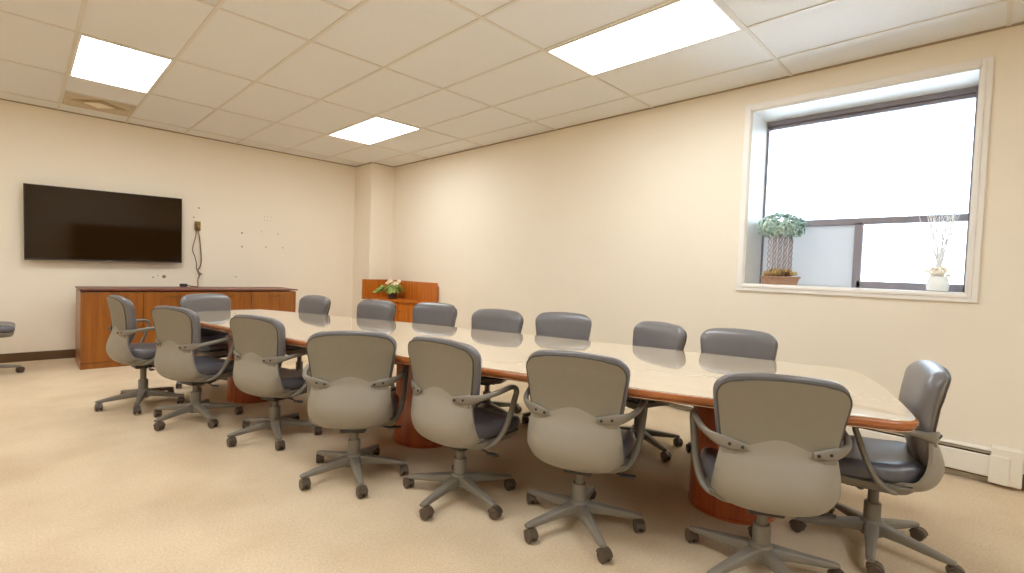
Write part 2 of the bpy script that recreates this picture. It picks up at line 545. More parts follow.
# ------------------------------------------------------------------ the conference table
TA = radians(19.09)
table = empty('conference_table', (2.175, 0.37, 0.0), TA)      # local y runs along the table, local x across it
tag(table, 'very long boat-shaped conference table with polished pale top and reddish wood edge', 'table')
S0, S1, P1 = -0.262, 5.03, 1.33
SM, PM = (S0 + S1) / 2, 0.665


def table_outline(off, corner=0.13, n=40):
    """closed outline in local x (across), y (along), pushed in by off: bowed long sides, slightly bowed ends"""
    near = [(-0.262, 0.075), (0.0, 0.042), (0.8, 0.0), (1.6, -0.012), (2.3, 0.008), (3.0, 0.062), (3.7, 0.140), (4.25, 0.215), (5.03, 0.335)]
    far = [(-0.262, 1.250), (0.2, 1.288), (1.0, 1.328), (2.0, 1.362), (2.6, 1.366), (3.4, 1.348), (4.2, 1.305), (5.03, 1.235)]

    def curve(tab, y):
        for k in range(len(tab) - 1):
            if y <= tab[k + 1][0] or k == len(tab) - 2:
                y0, x0 = tab[max(k - 1, 0)]; y1, x1 = tab[k]; y2, x2 = tab[k + 1]; y3, x3 = tab[min(k + 2, len(tab) - 1)]
                t = (y - y1) / (y2 - y1)
                h = y2 - y1
                m1 = (x2 - x0) / (y2 - y0) * h if y2 != y0 else x2 - x1
                m2 = (x3 - x1) / (y3 - y1) * h
                t2, t3 = t * t, t ** 3
                return (2 * t3 - 3 * t2 + 1) * x1 + (t3 - 2 * t2 + t) * m1 + (-2 * t3 + 3 * t2) * x2 + (t3 - t2) * m2
        return tab[-1][1]
    c = corner
    ya, yb = S0 + off, S1 - off
    ks = [ya + c + (yb - ya - 2 * c) * i / n for i in range(n + 1)]
    fars = [(curve(far, y) - off, y) for y in ks]
    nears = [(curve(near, y) + off, y) for y in ks]

    def fillet(p, q):
        """quarter turn from p (side) to q (end)"""
        ctrl = (p[0], q[1])
        return [((1 - t) ** 2 * p[0] + 2 * t * (1 - t) * ctrl[0] + t * t * q[0], (1 - t) ** 2 * p[1] + 2 * t * (1 - t) * ctrl[1] + t * t * q[1]) for t in [k / 8 for k in range(1, 8)]]
    def endline(xa, xb, y, sgn):
        out = []
        for k in range(0, 13):
            t = k / 12
            out.append((xa + (xb - xa) * t, y + sgn * 0.02 * 4 * t * (1 - t)))
        return out
    top = endline(fars[-1][0] - c, nears[-1][0] + c, yb - 0.01, 1)
    bot = endline(nears[0][0] + c, fars[0][0] - c, ya + 0.01, -1)
    return fars + fillet(fars[-1], top[0]) + top + list(reversed(fillet(nears[-1], top[-1]))) + list(reversed(nears)) + fillet(nears[0], bot[0]) + bot + list(reversed(fillet(fars[0], bot[-1])))


def clip_half(pts, y0, keep_above):
    out = []
    n = len(pts)
    for i in range(n):
        a, b2 = pts[i], pts[(i + 1) % n]
        ia, ib = (a[1] > y0) == keep_above, (b2[1] > y0) == keep_above
        if ia:
            out.append(a)
        if ia != ib:
            t = (y0 - a[1]) / (b2[1] - a[1])
            out.append((a[0] + (b2[0] - a[0]) * t, y0))
    return out


# polished top in two sections that meet at mid length
for keep, yy in ((False, SM - 0.0015 + 0.03), (True, SM + 0.0015 + 0.03)):
    bm = BM()
    o0, o1 = clip_half(table_outline(0.010), yy, keep), clip_half(table_outline(0.010), yy, keep)
    loft(bm, [[(x, y, 0.6815) for x, y in o0], [(x, y, 0.7235) for x, y in o0], [(PM + (x - PM) * 0.9985, SM + (y - SM) * 0.9996, 0.725) for x, y in o1]])
    link_mesh('tabletop', bm, M['top'], table, True, 30)
bm = BM()
prof = [(0.011, 0.7215), (0.006, 0.7205), (0.001, 0.716), (0.0, 0.708), (0.001, 0.699), (0.006, 0.692), (0.010, 0.6905), (0.010, 0.6885), (0.008, 0.687), (0.012, 0.680), (0.024, 0.676), (0.06, 0.676)]
R = [[(x, y, z) for x, y in table_outline(o)] for o, z in prof]
loft(bm, R, cap=False)
link_mesh('edge_moulding', bm, M['mahog_s'], table, True, 50)
bm = BM(); o0 = table_outline(0.055); loft(bm, [[(x, y, 0.676) for x, y in o0], [(x, y, 0.681) for x, y in o0]])
link_mesh('underside', bm, M['mahog_s'], table, False)
for sx, sy in ((0.715, 0.385), (0.70, 2.40), (0.755, 4.31)):
    bm = BM()
    lathe(bm, [(0.220, 0.0), (0.220, 0.012), (0.215, 0.016), (0.215, 0.672), (0.212, 0.676)], 56, sx, sy)
    link_mesh('pedestal', bm, M['mahog_z'], table, True, 50)
# ------------------------------------------------------------------ office chair (local +x is forward, origin on the floor)
def back_x(z):
    """rear face of the backrest at height z"""
    pts = [(0.312, -0.12), (0.348, -0.182), (0.394, -0.215), (0.456, -0.225), (0.518, -0.210), (0.580, -0.188), (0.625, -0.183), (0.71, -0.192), (0.80, -0.208), (0.90, -0.226)]
    if z <= pts[0][0]:
        return pts[0][1]
    for (a, xa), (b2, xb) in zip(pts[:-1], pts[1:]):
        if z <= b2:
            t = (z - a) / (b2 - a)
            t = t * t * (3 - 2 * t) * 0.5 + t * 0.5
            return xa + (xb - xa) * t
    return pts[-1][1]


def half_w(z):
    return 0.200 + 0.037 * max(0, min(1, (z - 0.58) / 0.27))


CURVE = 0.026      # how far the sides of the back come forward


def build_chair():
    root = empty('office_chair', (0, 0, 0))
    # ---- upholstered back: a fat rounded slab that follows the profile
    bm = BM()
    top = 0.888
    zs = [0.405, 0.41, 0.425, 0.46, 0.50, 0.56, 0.62, 0.68, 0.74, 0.77, 0.79, 0.81, 0.83, 0.848, 0.862, 0.873, 0.880, 0.885, 0.888]
    rings2 = []
    for z in zs:
        k = min(1.0, max(0.0, (z - 0.775) / (top - 0.775)))
        k0 = max(0.0, (0.43 - z) / 0.03)
        wl = half_w(z) + 0.009 - 0.085 * (1 - sqrt(max(0.0, 1 - k ** 2.6))) - 0.03 * k0 - 0.055 * max(0.0, min(1.0, (0.60 - z) / 0.17))
        kt = min(1.0, max(0.0, (z - 0.835) / (top - 0.835)))
        th = 0.052 - 0.034 * (1 - sqrt(max(0.0, 1 - kt ** 2))) - 0.025 * k0
        th += 0.012 * max(0, 1 - abs(z - 0.58) / 0.14)
        xc = back_x(z) + 0.010 + 0.025 - 0.004 * kt
        out = rrect(2 * wl, th, min(0.036, th * 0.49), 6)
        pts = []
        n = len(out)
        for i in range(n):
            a, b2 = out[i], out[(i + 1) % n]
            pts.append(a)
            if i % 7 == 6 and (i // 7) % 2 == 0:        # the two long sides
                for q in range(1, 8):
                    t = q / 8
                    pts.append((a[0] + (b2[0] - a[0]) * t, a[1] + (b2[1] - a[1]) * t))
        ring = []
        for (u, v) in pts:
            q = u / 0.23
            soft = 0.032 * (1 - kt ** 3) * max(0, 1 - (u / wl) ** 2) ** 0.8 if v < 0 else 0
            ring.append((xc - v + CURVE * q * q + soft, u, z - 0.014 * k * (u / 0.2) ** 2))
        rings2.append(ring)
    loft(bm, rings2)
    link_mesh('backrest', bm, M['leather'], root, True, 80)

    # ---- smooth rear panel, inset inside the upholstered rim
    def plate(bm, zfun, wfun, xoff, nu, nv, thick):
        F, Bk = [], []
        for j in range(nv + 1):
            rf, rb = [], []
            for i in range(nu + 1):
                u = -1 + 2 * i / nu
                z = zfun(u, j / nv)
                y = u * wfun(z)
                x = back_x(z) + xoff + CURVE * (y / 0.23) ** 2
                rf.append((x, y, z)); rb.append((x + thick, y, z))
            F.append(rf); Bk.append(rb)
        return F, Bk

    def slab(bm, F, Bk):
        nv, nu = len(F), len(F[0])
        vf = [[bm.verts.new(p) for p in r] for r in F]
        vb = [[bm.verts.new(p) for p in r] for r in Bk]
        for j in range(nv - 1):
            for i in range(nu - 1):
                bm.faces.new((vf[j][i], vf[j][i + 1], vf[j + 1][i + 1], vf[j + 1][i]))
                bm.faces.new((vb[j][i], vb[j + 1][i], vb[j + 1][i + 1], vb[j][i + 1]))
        for i in range(nu - 1):
            bm.faces.new((vf[0][i], vb[0][i], vb[0][i + 1], vf[0][i + 1]))
            bm.faces.new((vf[-1][i], vf[-1][i + 1], vb[-1][i + 1], vb[-1][i]))
        for j in range(nv - 1):
            bm.faces.new((vf[j][0], vf[j + 1][0], vb[j + 1][0], vb[j][0]))
            bm.faces.new((vf[j][-1], vb[j][-1], vb[j + 1][-1], vf[j + 1][-1]))

    zt, zbm = 0.868, 0.565

    def pw(z):
        k = max(0.0, (z - 0.785) / (zt - 0.785))
        return half_w(z) - 0.003 - 0.060 * (1 - sqrt(max(0.0, 1 - min(1, k) ** 2.3)))
    zrow = [0, .12, .25, .4, .55, .68, .78, .84, .88, .92, .95, .975, .99, 1.0]
    def zf(u, t):
        k = t * 13
        i = min(12, int(k + 1e-6)); f = k - i
        q = zrow[i] + (zrow[i + 1] - zrow[i]) * f
        return zbm + (zt - zbm) * q
    def arch_top(F):
        for r in F:
            for i, (x, y, z) in enumerate(r):
                k = max(0.0, (z - 0.74) / (zt - 0.74))
                r[i] = (x, y, z - 0.018 * k * (y / 0.2) ** 2)
    bm = BM(); F, Bk = plate(bm, zf, pw, -0.004, 16, 13, 0.02); arch_top(F); arch_top(Bk); slab(bm, F, Bk)
    link_mesh('back_panel', bm, M['panel'], root, True, 60)
    # welt around the panel
    bm = BM()
    path = [F[j][0] for j in range(1, 14)] + [F[13][i] for i in range(1, 16)] + [F[j][16] for j in range(13, 0, -1)]
    tube(bm, [(x + 0.003, y * 1.008, z + (0.002 if z > 0.86 else 0)) for x, y, z in path], 0.0042, 6)
    link_mesh('piping', bm, M['piping'], root, True, 80)

    # ---- moulded lower shell: bulges at the lumbar and tucks under the seat
    bm = BM()
    prof = catmull([(-0.1885, 0, 0.622), (-0.194, 0, 0.58), (-0.218, 0, 0.518), (-0.233, 0, 0.458), (-0.222, 0, 0.402), (-0.190, 0, 0.358), (-0.135, 0, 0.332), (-0.06, 0, 0.323), (0.03, 0, 0.326)], 4)
    wid = catmull([(0.203, 0, 0), (0.206, 0, 0), (0.217, 0, 0), (0.224, 0, 0), (0.226, 0, 0), (0.223, 0, 0), (0.214, 0, 0), (0.205, 0, 0), (0.19, 0, 0)], 4)
    wrap = catmull([(0.026, 0, 0), (0.032, 0, 0), (0.055, 0, 0), (0.078, 0, 0), (0.085, 0, 0), (0.075, 0, 0), (0.05, 0, 0), (0.02, 0, 0), (0.0, 0, 0)], 4)
    lift = catmull([(0, 0, 0), (0, 0, 0), (0, 0, 0), (0.004, 0, 0), (0.022, 0, 0), (0.042, 0, 0), (0.054, 0, 0), (0.056, 0, 0), (0.054, 0, 0)], 4)
    nu = 20
    F, Bk = [], []
    for j, p in enumerate(prof):
        fade = max(0, 1 - j / 6)
        rf, rb = [], []
        for i in range(nu + 1):
            u = -1 + 2 * i / nu
            au = abs(u)
            arch = 0.020 * cos(min(1, au / 0.72) * pi) - 0.004 + 0.016 * max(0, (au - 0.72) / 0.28)
            x = p.x + wrap[j].x * (0.45 * au ** 2 + 0.55 * au ** 5)
            y = u * wid[j].x * (1 - 0.0 * au)
            z = p.z + arch * fade + lift[j].x * (0.35 * au ** 2 + 0.65 * au ** 6)
            rf.append((x, y, z))
            # inside face: towards the seat
            inx, inz = 0.014, 0.0
            if j > 16:
                tt = min(1, (j - 16) / 8)
                inx, inz = 0.014 * (1 - tt), 0.014 * tt
            rb.append((x + inx, y * 0.985, z + inz))
        F.append(rf); Bk.append(rb)
    slab(bm, F, Bk)
    link_mesh('back_shell', bm, M['shell'], root, True, 60)

    # ---- seat cushion: waterfall front, raised rear
    bm = BM()
    rings = []
    st = [(-0.185, .12, .415, .450), (-0.175, .15, .398, .472), (-0.15, .178, .388, .482), (-0.10, .203, .378, .478), (-0.05, .220, .373, .468), (0.03, .232, .371, .461), (0.11, .236, .371, .458), (0.17, .233, .373, .457),
          (0.215, .226, .378, .451), (0.243, .214, .388, .441), (0.257, .196, .400, .425)]
    for x, wv, z0, z1 in st:
        hgt = z1 - z0
        out = rrect(2 * wv, hgt, min(0.045, hgt * 0.48), 5)
        pts = []
        n = len(out)
        for i in range(n):
            a, b2 = out[i], out[(i + 1) % n]
            pts.append(a)
            if i % 6 == 5 and (i // 6) % 2 == 0:
                for q in range(1, 7):
                    t = q / 7
                    pts.append((a[0] + (b2[0] - a[0]) * t, a[1]))
        rings.append([(x, u, (z0 + z1) / 2 + v - (0.010 * (1 - min(1, abs(u) / wv) ** 2) if v > 0 else 0)) for u, v in pts])
    loft(bm, rings)
    link_mesh('seat', bm, M['seatleather'], root, True, 80)
    bm = BM()
    loft(bm, [[(x + 0.065, y, z) for x, y in rrect(l, wv, 0.06, 6)] for l, wv, z in ((0.30, 0.34, 0.330), (0.34, 0.40, 0.336), (0.365, 0.440, 0.354), (0.372, 0.458, 0.376), (0.368, 0.452, 0.379))])
    link_mesh('seat_pan', bm, M['plastic'], root, True, 40)
    bm = BM(); box(bm, -0.07, 0.12, -0.07, 0.07, 0.285, 0.333, 0.012)
    disc(bm, (0.06, 0.0, 0.305), (0, 1, 0), 0.018, 0.19, 14, 0.004)
    link_mesh('tilt_mechanism', bm, M['dark'], root, True, 40)
    bm = BM()
    tube(bm, catmull([(0.0, -0.06, 0.310), (0.0, -0.14, 0.308), (-0.005, -0.20, 0.300)], 4), 0.005, 8)
    loft(bm, [[(-0.005 + a, y, 0.300 + c - (y + 0.2) * 0.05) for a, c in rrect(wd, 0.010, 0.004, 2)] for y, wd in ((-0.19, 0.016), (-0.205, 0.030), (-0.25, 0.034), (-0.265, 0.018))])
    link_mesh('lever', bm, M['dark'], root, True, 40)

    # ---- loop arms bolted to the back shell
    for s in (1, -1):
        bm = BM()
        key = [(-0.1965, .112, .598), (-0.187, .158, .602), (-0.166, .205, .608), (-0.132, .240, .616), (-0.08, .264, .628), (-0.02, .274, .636), (0.05, .278, .645),
               (0.092, .278, .638), (0.108, .278, .613), (0.098, .276, .580), (0.078, .272, .520), (0.052, .266, .455), (0.020, .254, .400), (-0.02, .236, .362), (-0.05, .205, .346), (-0.06, .16, .342)]
        rad = [(.012, .005), (.021, .006), (.024, .008), (.019, .010), (.015, .012), (.014, .014), (.013, .016), (.012, .016), (.012, .016), (.012, .016), (.012, .016), (.012, .016), (.012, .016), (.012, .015), (.011, .013), (.008, .010)]
        pts = [Vector(p) for p in catmull([(x, y * s, z) for x, y, z in key], 4)]
        rr = [Vector((a, b2, 0)) for a, b2 in rad]
        rr = catmull(rr, 4)
        rings = []
        seg = 12
        for i, p in enumerate(pts):
            t = (pts[min(i + 1, len(pts) - 1)] - pts[max(i - 1, 0)]).normalized()
            f = i / (len(pts) - 1)
            # wide axis: vertical on the rear bracket, turning to lateral on the loop
            k = max(0.0, min(1.0, (f - 0.12) / 0.28)); k = k * k * (3 - 2 * k)
            lateral = Vector((0, 1 * s, 0)); vert = Vector((0, 0, 1))
            if f < 0.45:
                wide = (vert * (1 - k) + (lateral if True else vert) * k * 1.0)
            else:
                wide = lateral
            wide = (wide - t * wide.dot(t)).normalized()
            nn = wide.cross(t).normalized()
            a, b2 = rr[i].x, rr[i].y
            if k > 0:
                a, b2 = a * (1 - k) + b2 * k, b2 * (1 - k) + a * k
            rings.append([p + wide * (a * cos(2 * pi * q / seg)) + nn * (b2 * sin(2 * pi * q / seg)) for q in range(seg)])
        loft(bm, rings)
        arm = link_mesh('armrest', bm, M['plastic'], root, True, 70)
        for (px, py, pz) in ((-0.1972, .130, .5995), (-0.1845, .174, .604)):
            bm = BM(); disc(bm, (px - 0.0035, py * s, pz), (-1, 0.42 * s * (py / .15), 0), 0.0065, 0.007, 12, 0.001)
            link_mesh('screw', bm, M['screw'], arm, True, 40)

    # ---- gas column and five-star base
    bm = BM()
    lathe(bm, [(0.022, 0.20), (0.022, 0.300), (0.030, 0.300), (0.030, 0.33)], 20)
    lathe(bm, [(0.034, 0.085), (0.034, 0.205), (0.031, 0.212), (0.024, 0.212)], 24)
    link_mesh('gas_column', bm, M['plastic'], root, True, 40)
    bm = BM()
    lathe(bm, [(0.040, 0.058), (0.050, 0.066), (0.050, 0.112), (0.044, 0.128), (0.036, 0.134)], 24)
    RR = 0.285
    for q in range(5):
        a = 2 * pi * q / 5
        rings = []
        for r, wv, zt2, hh in ((0.02, .056, .122, .052), (0.06, .054, .120, .048), (0.12, .047, .110, .040), (0.19, .040, .098, .034), (0.25, .036, .088, .028), (0.287, .034, .081, .022), (0.303, .026, .077, .015)):
            rings.append([(r, u, zt2 - hh / 2 + v) for u, v in rrect(wv, hh, 0.010, 3)])
        b2 = bmesh.new(); loft(b2, rings); merge(bm, b2, Matrix.Rotation(a, 4, 'Z'))
    base = link_mesh('base', bm, M['plastic'], root, True, 45)
    for q in range(5):
        a = 2 * pi * q / 5
        sw = a + (0.9, -0.7, 1.6, 0.3, -1.3)[q]
        bm = BM()
        off = 0.018
        ca = Vector((RR * cos(a), RR * sin(a), 0))
        f = Vector((cos(sw), sin(sw), 0)); sd = Vector((-sin(sw), cos(sw), 0))
        c = ca + f * off
        for k in (-1, 1):
            disc(bm, c + sd * (0.0135 * k) + Vector((0, 0, 0.0275)), sd, 0.0275, 0.019, 20, 0.004)
        disc(bm, c + Vector((0, 0, 0.0275)), sd, 0.010, 0.03, 10)
        # hood over the wheels, and the stem up into the spoke
        rings = []
        for t in range(9):
            an = radians(10 + 160 * t / 8)
            rr_ = 0.0305
            p = c + f * (rr_ * cos(an)) + Vector((0, 0, 0.0275 + rr_ * sin(an)))
            up2 = (f * cos(an) + Vector((0, 0, sin(an))))
            rings.append([p + sd * (0.020 * x) + up2 * (0.003 * y) for x, y in ((-1, -1), (1, -1), (1, 1), (-1, 1))])
        loft(bm, rings)
        disc(bm, ca + Vector((0, 0, 0.062)), (0, 0, 1), 0.008, 0.034, 10)
        link_mesh('caster', bm, M['caster'], base, True, 40)
    return root


proto = build_chair()


def set_chair(o, x, y, ang, base_ang, label, group, dz=0.0):
    """dz: how far this chair's gas lift is set above or below the usual seat height"""
    o.location = (x, y, 0)
    o.rotation_euler = (0, 0, radians(ang))
    tag(o, label, 'office chair', group)
    for ch in o.children:
        kind = ch.name.split('.')[0]
        if kind == 'base':
            ch.rotation_euler = (0, 0, radians(base_ang - ang))
        elif kind != 'gas_column':
            ch.location = (0, 0, dz)


NEAR, FAR = 'office chairs along the near side of the table', 'office chairs along the window side of the table'
CH = [
    # x, y, facing, base rotation, lift, label, group
    (0.708, 4.973, 6, 38, .026, 'grey office chair in profile before the credenza, leftmost chair at the table', NEAR),
    (0.934, 4.288, 20, 62, -.012, 'grey office chair second from left on near side, beside the chair before the credenza', NEAR),
    (1.256, 3.550, 20, 40, -.022, 'grey office chair third from left on near side, hiding the far table pedestal', NEAR),
    (1.366, 2.605, 53, 34, -.020, 'grey office chair turned squarely away from the camera, left of the middle table pedestal', NEAR),
    (1.664, 1.998, 8, 50, -.014, 'grey office chair with right armrest loop standing out, right of the middle table pedestal', NEAR),
    (1.909, 1.387, 23, 22, -.012, 'grey office chair seen from behind, left neighbour of the largest chair at bottom right', NEAR),
    (2.182, 0.646, 30, 18, -.015, 'largest grey office chair, seen from behind at bottom right before a drum pedestal', NEAR),
    (2.810, 0.362, 104, 44, -.002, 'grey office chair at the table\'s right end below the window, dark seat in profile', 'office chairs at the two ends of the table'),
]
FARC = [
    (2.010, 5.040, 190, 10, 'farthest small grey chair back, beside the right end of the credenza'),
    (2.305, 4.270, 196, 40, 'grey chair back across the table below the flowers, left half of the corner cabinet'),
    (2.662, 3.770, 203, 20, 'grey chair back across the table, before the corner cabinet\'s right end'),
    (2.742, 2.975, 203, 55, 'grey chair back across the table, first one right of the corner cabinet'),
    (3.108, 2.500, 215, 5, 'grey chair back across the table, second one right of the corner cabinet'),
    (3.145, 1.785, 164, 30, 'grey chair back across the table, left of the one below the window\'s corner'),
    (3.260, 1.170, 199, 12, 'grey chair back across the table, below the left corner of the window'),
]
for k, (x, y, a, b0, dz, label, group) in enumerate(CH):
    o = proto if k == 0 else copy_tree(proto)
    set_chair(o, x, y, a, b0, label, group, dz)
for (x, y, a, b0, label) in FARC:
    set_chair(copy_tree(proto), x, y, a, b0, label, FAR)
set_chair(copy_tree(proto), 1.315, 5.325, -72, 15, 'grey office chair at the table\'s far end, its back rising before the credenza', 'office chairs at the two ends of the table')
set_chair(copy_tree(proto), -0.31, 6.95, 0, 4, 'grey office chair cut off by the left photo edge, under the television', 'office chair away from the table', 0.06)

# ------------------------------------------------------------------ credenza under the television
CX0, CX1, CY0, CY1, CZ = 0.430, 2.655, 6.83, 7.47, 0.857
cred = empty('credenza', (CX0, CY0, 0))
tag(cred, 'long orange-brown wooden credenza with dark red top against the television wall', 'cabinet')
W, D = CX1 - CX0, CY1 - CY0
bm = BM(); box(bm, 0.0, W, 0.012, D, 0.0, CZ - 0.03, 0.002); link_mesh('body', bm, M['cherry_z'], cred, False)
bm = BM(); box(bm, -0.008, W + 0.02, -0.02, D + 0.01, CZ - 0.016, CZ, 0.004); link_mesh('top', bm, M['cherry_top'], cred, False)
bm = BM(); box(bm, 0.0, W, 0.0, 0.02, 0.0, 0.065, 0.002); link_mesh('plinth', bm, M['cherry_z'], cred, False)
seams = [0.0, 0.535, 1.10, 1.655, W]
for k in range(4):
    a, b2 = seams[k] + 0.003, seams[k + 1] - 0.003
    bm = BM(); box(bm, a, b2, -0.008, 0.012, 0.069, CZ - 0.034, 0.002); d = link_mesh('door', bm, M['cherry_z'], cred, False)
    if k > 0:
        c = (a + b2) / 2
        bm = BM()
        tube(bm, catmull([(c - 0.075, -0.006, 0.775), (c - 0.068, -0.026, 0.775), (c, -0.032, 0.768), (c + 0.068, -0.026, 0.775), (c + 0.075, -0.006, 0.775)], 4), 0.006, 8)
        link_mesh('handle', bm, M['darkbrass'], d, True)

# ------------------------------------------------------------------ corner cabinet with raised back boards
cor = empty('corner_cabinet', (3.80, 5.82, 0)); tag(cor, 'orange wooden corner cabinet with raised backboard in the far right corner', 'cabinet')
def cpart(name, bm, mat, parent=None):
    for v in bm.verts:
        v.co -= Vector((3.80, 5.82, 0))
    return link_mesh(name, bm, mat, parent or cor, False)
yk, xk = 7.140, XR - 0.015
foot = [(3.80, yk), (3.80, 6.98), (4.10, 5.82), (xk, 5.82), (xk, yk)]
bm = BM(); loft(bm, [[(x, y, 0.690) for x, y in foot], [(x, y, 0.718) for x, y in foot]]); cpart('countertop', bm, M['cherry_y'])
body = [(3.93, yk), (3.86, 6.90), (4.13, 5.84), (xk - 0.005, 5.84), (xk - 0.005, yk)]
bm = BM(); loft(bm, [[(x, y, 0.0) for x, y in body], [(x, y, 0.690) for x, y in body]]); cpart('body', bm, M['cherry_y'])
A, B2 = Vector((3.86, 6.90, 0)), Vector((4.13, 5.84, 0))
dd = (B2 - A); nn = Vector((-dd.y, dd.x, 0)).normalized() * -1
if nn.x > 0:
    nn = -nn
for (t0, t1) in ((0.01, 0.49), (0.51, 0.99)):
    p, q = A + dd * t0, A + dd * t1
    bm = BM()
    quad = [p, q, q + nn * 0.018, p + nn * 0.018]
    loft(bm, [[(v.x, v.y, 0.08) for v in quad], [(v.x, v.y, 0.672) for v in quad]])
    dr = cpart('door', bm, M['cherry_y'])
    c = A + dd * (0.45 if t0 < 0.3 else 0.55) + nn * 0.03
    bm = BM(); disc(bm, (c.x, c.y, 0.55), tuple(nn), 0.012, 0.024, 12, 0.003)
    for v in bm.verts:
        v.co -= Vector((3.80, 5.82, 0))
    link_mesh('knob', bm, M['brass'], dr, True)
bm = BM(); box(bm, 3.80, xk, yk - 0.025, yk, 0.718, 1.000, 0.002); cpart('backboard', bm, M['cherry_y'])
bm = BM(); box(bm, xk - 0.025, xk, 5.84, yk - 0.025, 0.718, 1.000, 0.002); cpart('backboard', bm, M['cherry_y'])
bm = BM(); box(bm, 4.275, xk, 5.812, 5.838, 0.718, 0.945, 0.002); cpart('side_board', bm, M['cherry_y'])

# flowers on the corner cabinet
fl = empty('flower_arrangement', (4.085, 6.69, 0.7185)); tag(fl, 'small pot of green leaves and cream flowers on the corner cabinet', 'flowers')
fl.scale = (1.15, 1.15, 1.12)
bm = BM(); lathe(bm, [(0.050, 0.0), (0.058, 0.01), (0.075, 0.09), (0.080, 0.10), (0.072, 0.10), (0.066, 0.085)], 20); link_mesh('pot', bm, M['caster'], fl, True)


def leaf_quad(bm, c, nrm, tip, l, w):
    """pointed leaf with a folded midrib and slight thickness"""
    nrm = Vector(nrm).normalized(); tip = Vector(tip)
    tip = (tip - nrm * tip.dot(nrm)).normalized(); sd = nrm.cross(tip)
    c = Vector(c)
    up = []
    for (t, s, h) in ((0, 0, 0), (0.35, 0.5, -0.10), (0.7, 0.36, -0.16), (1.0, 0, -0.22), (0.7, -0.36, -0.16), (0.35, -0.5, -0.10)):
        up.append(c + tip * (l * t) + sd * (w * s) + nrm * (l * h))
    mid = [c + tip * (l * 0.35) + nrm * (l * -0.02), c + tip * (l * 0.7) + nrm * (l * -0.10)]
    v = [bm.verts.new(p) for p in up]; m_ = [bm.verts.new(p) for p in mid]
    lo = [bm.verts.new(p - nrm * 0.0015) for p in up]
    for f in ((0, 1, 'a'), (0, 'a', 5), (1, 2, 'b', 'a'), (5, 'a', 'b', 4), (2, 3, 'b'), (4, 'b', 3)):
        bm.faces.new([m_[0] if k == 'a' else m_[1] if k == 'b' else v[k] for k in f])
    bm.faces.new(list(reversed(lo)))
    for k in range(6):
        j = (k + 1) % 6
        bm.faces.new((v[k], lo[k], lo[j], v[j]))


rg = random.Random(3)
bm = BM()
for k in range(120):
    th, ph = rg.uniform(0, 2 * pi), rg.uniform(-0.3, 1.3)
    d = Vector((cos(th) * cos(ph), sin(th) * cos(ph), sin(ph)))
    r = rg.uniform(0.05, 0.12)
    c = Vector((d.x * r * 1.2, d.y * r * 1.2, 0.120 + d.z * r * 0.85))
    leaf_quad(bm, c, d + Vector((rg.uniform(-.5, .5), rg.uniform(-.5, .5), rg.uniform(-.2, .6))), Vector((d.x, d.y, rg.uniform(-0.8, 0.5))), rg.uniform(0.05, 0.075), rg.uniform(0.03, 0.042))
for k in range(26):     # trailing spray to the left
    t = k / 25
    c = Vector((-0.08 - 0.065 * t + rg.uniform(-.02, .02), 0.08 + 0.065 * t + rg.uniform(-.02, .02), 0.14 - 0.05 * t + rg.uniform(-.02, .03)))
    leaf_quad(bm, c, (rg.uniform(-1, .2), rg.uniform(-1, 0), rg.uniform(0, 1)), (-1, 1, rg.uniform(-.6, .4)), 0.055, 0.036)
link_mesh('leaves', bm, M['leaf2'], fl, True)
for k in range(9):
    th = 2 * pi * k / 9
    c = Vector((cos(th) * (0.075 if k % 3 else 0.02), sin(th) * (0.075 if k % 3 else 0.02), 0.225 + 0.03 * ((k * 7) % 3 - 1)))
    bm = BM()
    for q in range(6):
        a = 2 * pi * q / 6
        leaf_quad(bm, c, (cos(a) * 0.5 - 0.5, sin(a) * 0.5 - 0.6, 0.8), (cos(a), sin(a), 0.35), 0.038, 0.030)
    b2 = bmesh.new(); bmesh.ops.create_icosphere(b2, subdivisions=1, radius=0.010); merge(bm, b2, Matrix.Translation(c + Vector((0, 0, 0.006))))
    link_mesh('flower', bm, M['petal'], fl, True)

# ------------------------------------------------------------------ television
tv = empty('television', (0.735, YB - 0.10, 1.570)); tag(tv, 'large black flat television mounted on the wall above the credenza', 'television')
tv.rotation_euler = (radians(1.5), radians(-0.8), 0)
bm = BM(); box(bm, -0.731, 0.731, -0.018, 0.025, -0.418, 0.418, 0.004)
box(bm, -0.5, 0.5, 0.02, 0.05, -0.30, 0.12, 0.008)
link_mesh('housing', bm, M['black'], tv, False)
bm = BM(); box(bm, -0.722, 0.722, -0.0205, -0.017, -0.401, 0.410); link_mesh('screen', bm, M['screen'], tv, False)
bm = BM(); box(bm, -0.731, 0.731, -0.022, -0.016, -0.418, -0.403, 0.002); link_mesh('lower_bezel', bm, M['dark'], tv, False)
bm = BM(); box(bm, -0.03, 0.03, -0.0235, -0.0215, -0.416, -0.406, 0.0006); link_mesh('badge', bm, M['chrome'], tv, False)
bm = BM(); box(bm, -0.25, 0.25, 0.045, 0.0965, -0.12, 0.10, 0.003); link_mesh('wall_bracket', bm, M['black'], tv, False)

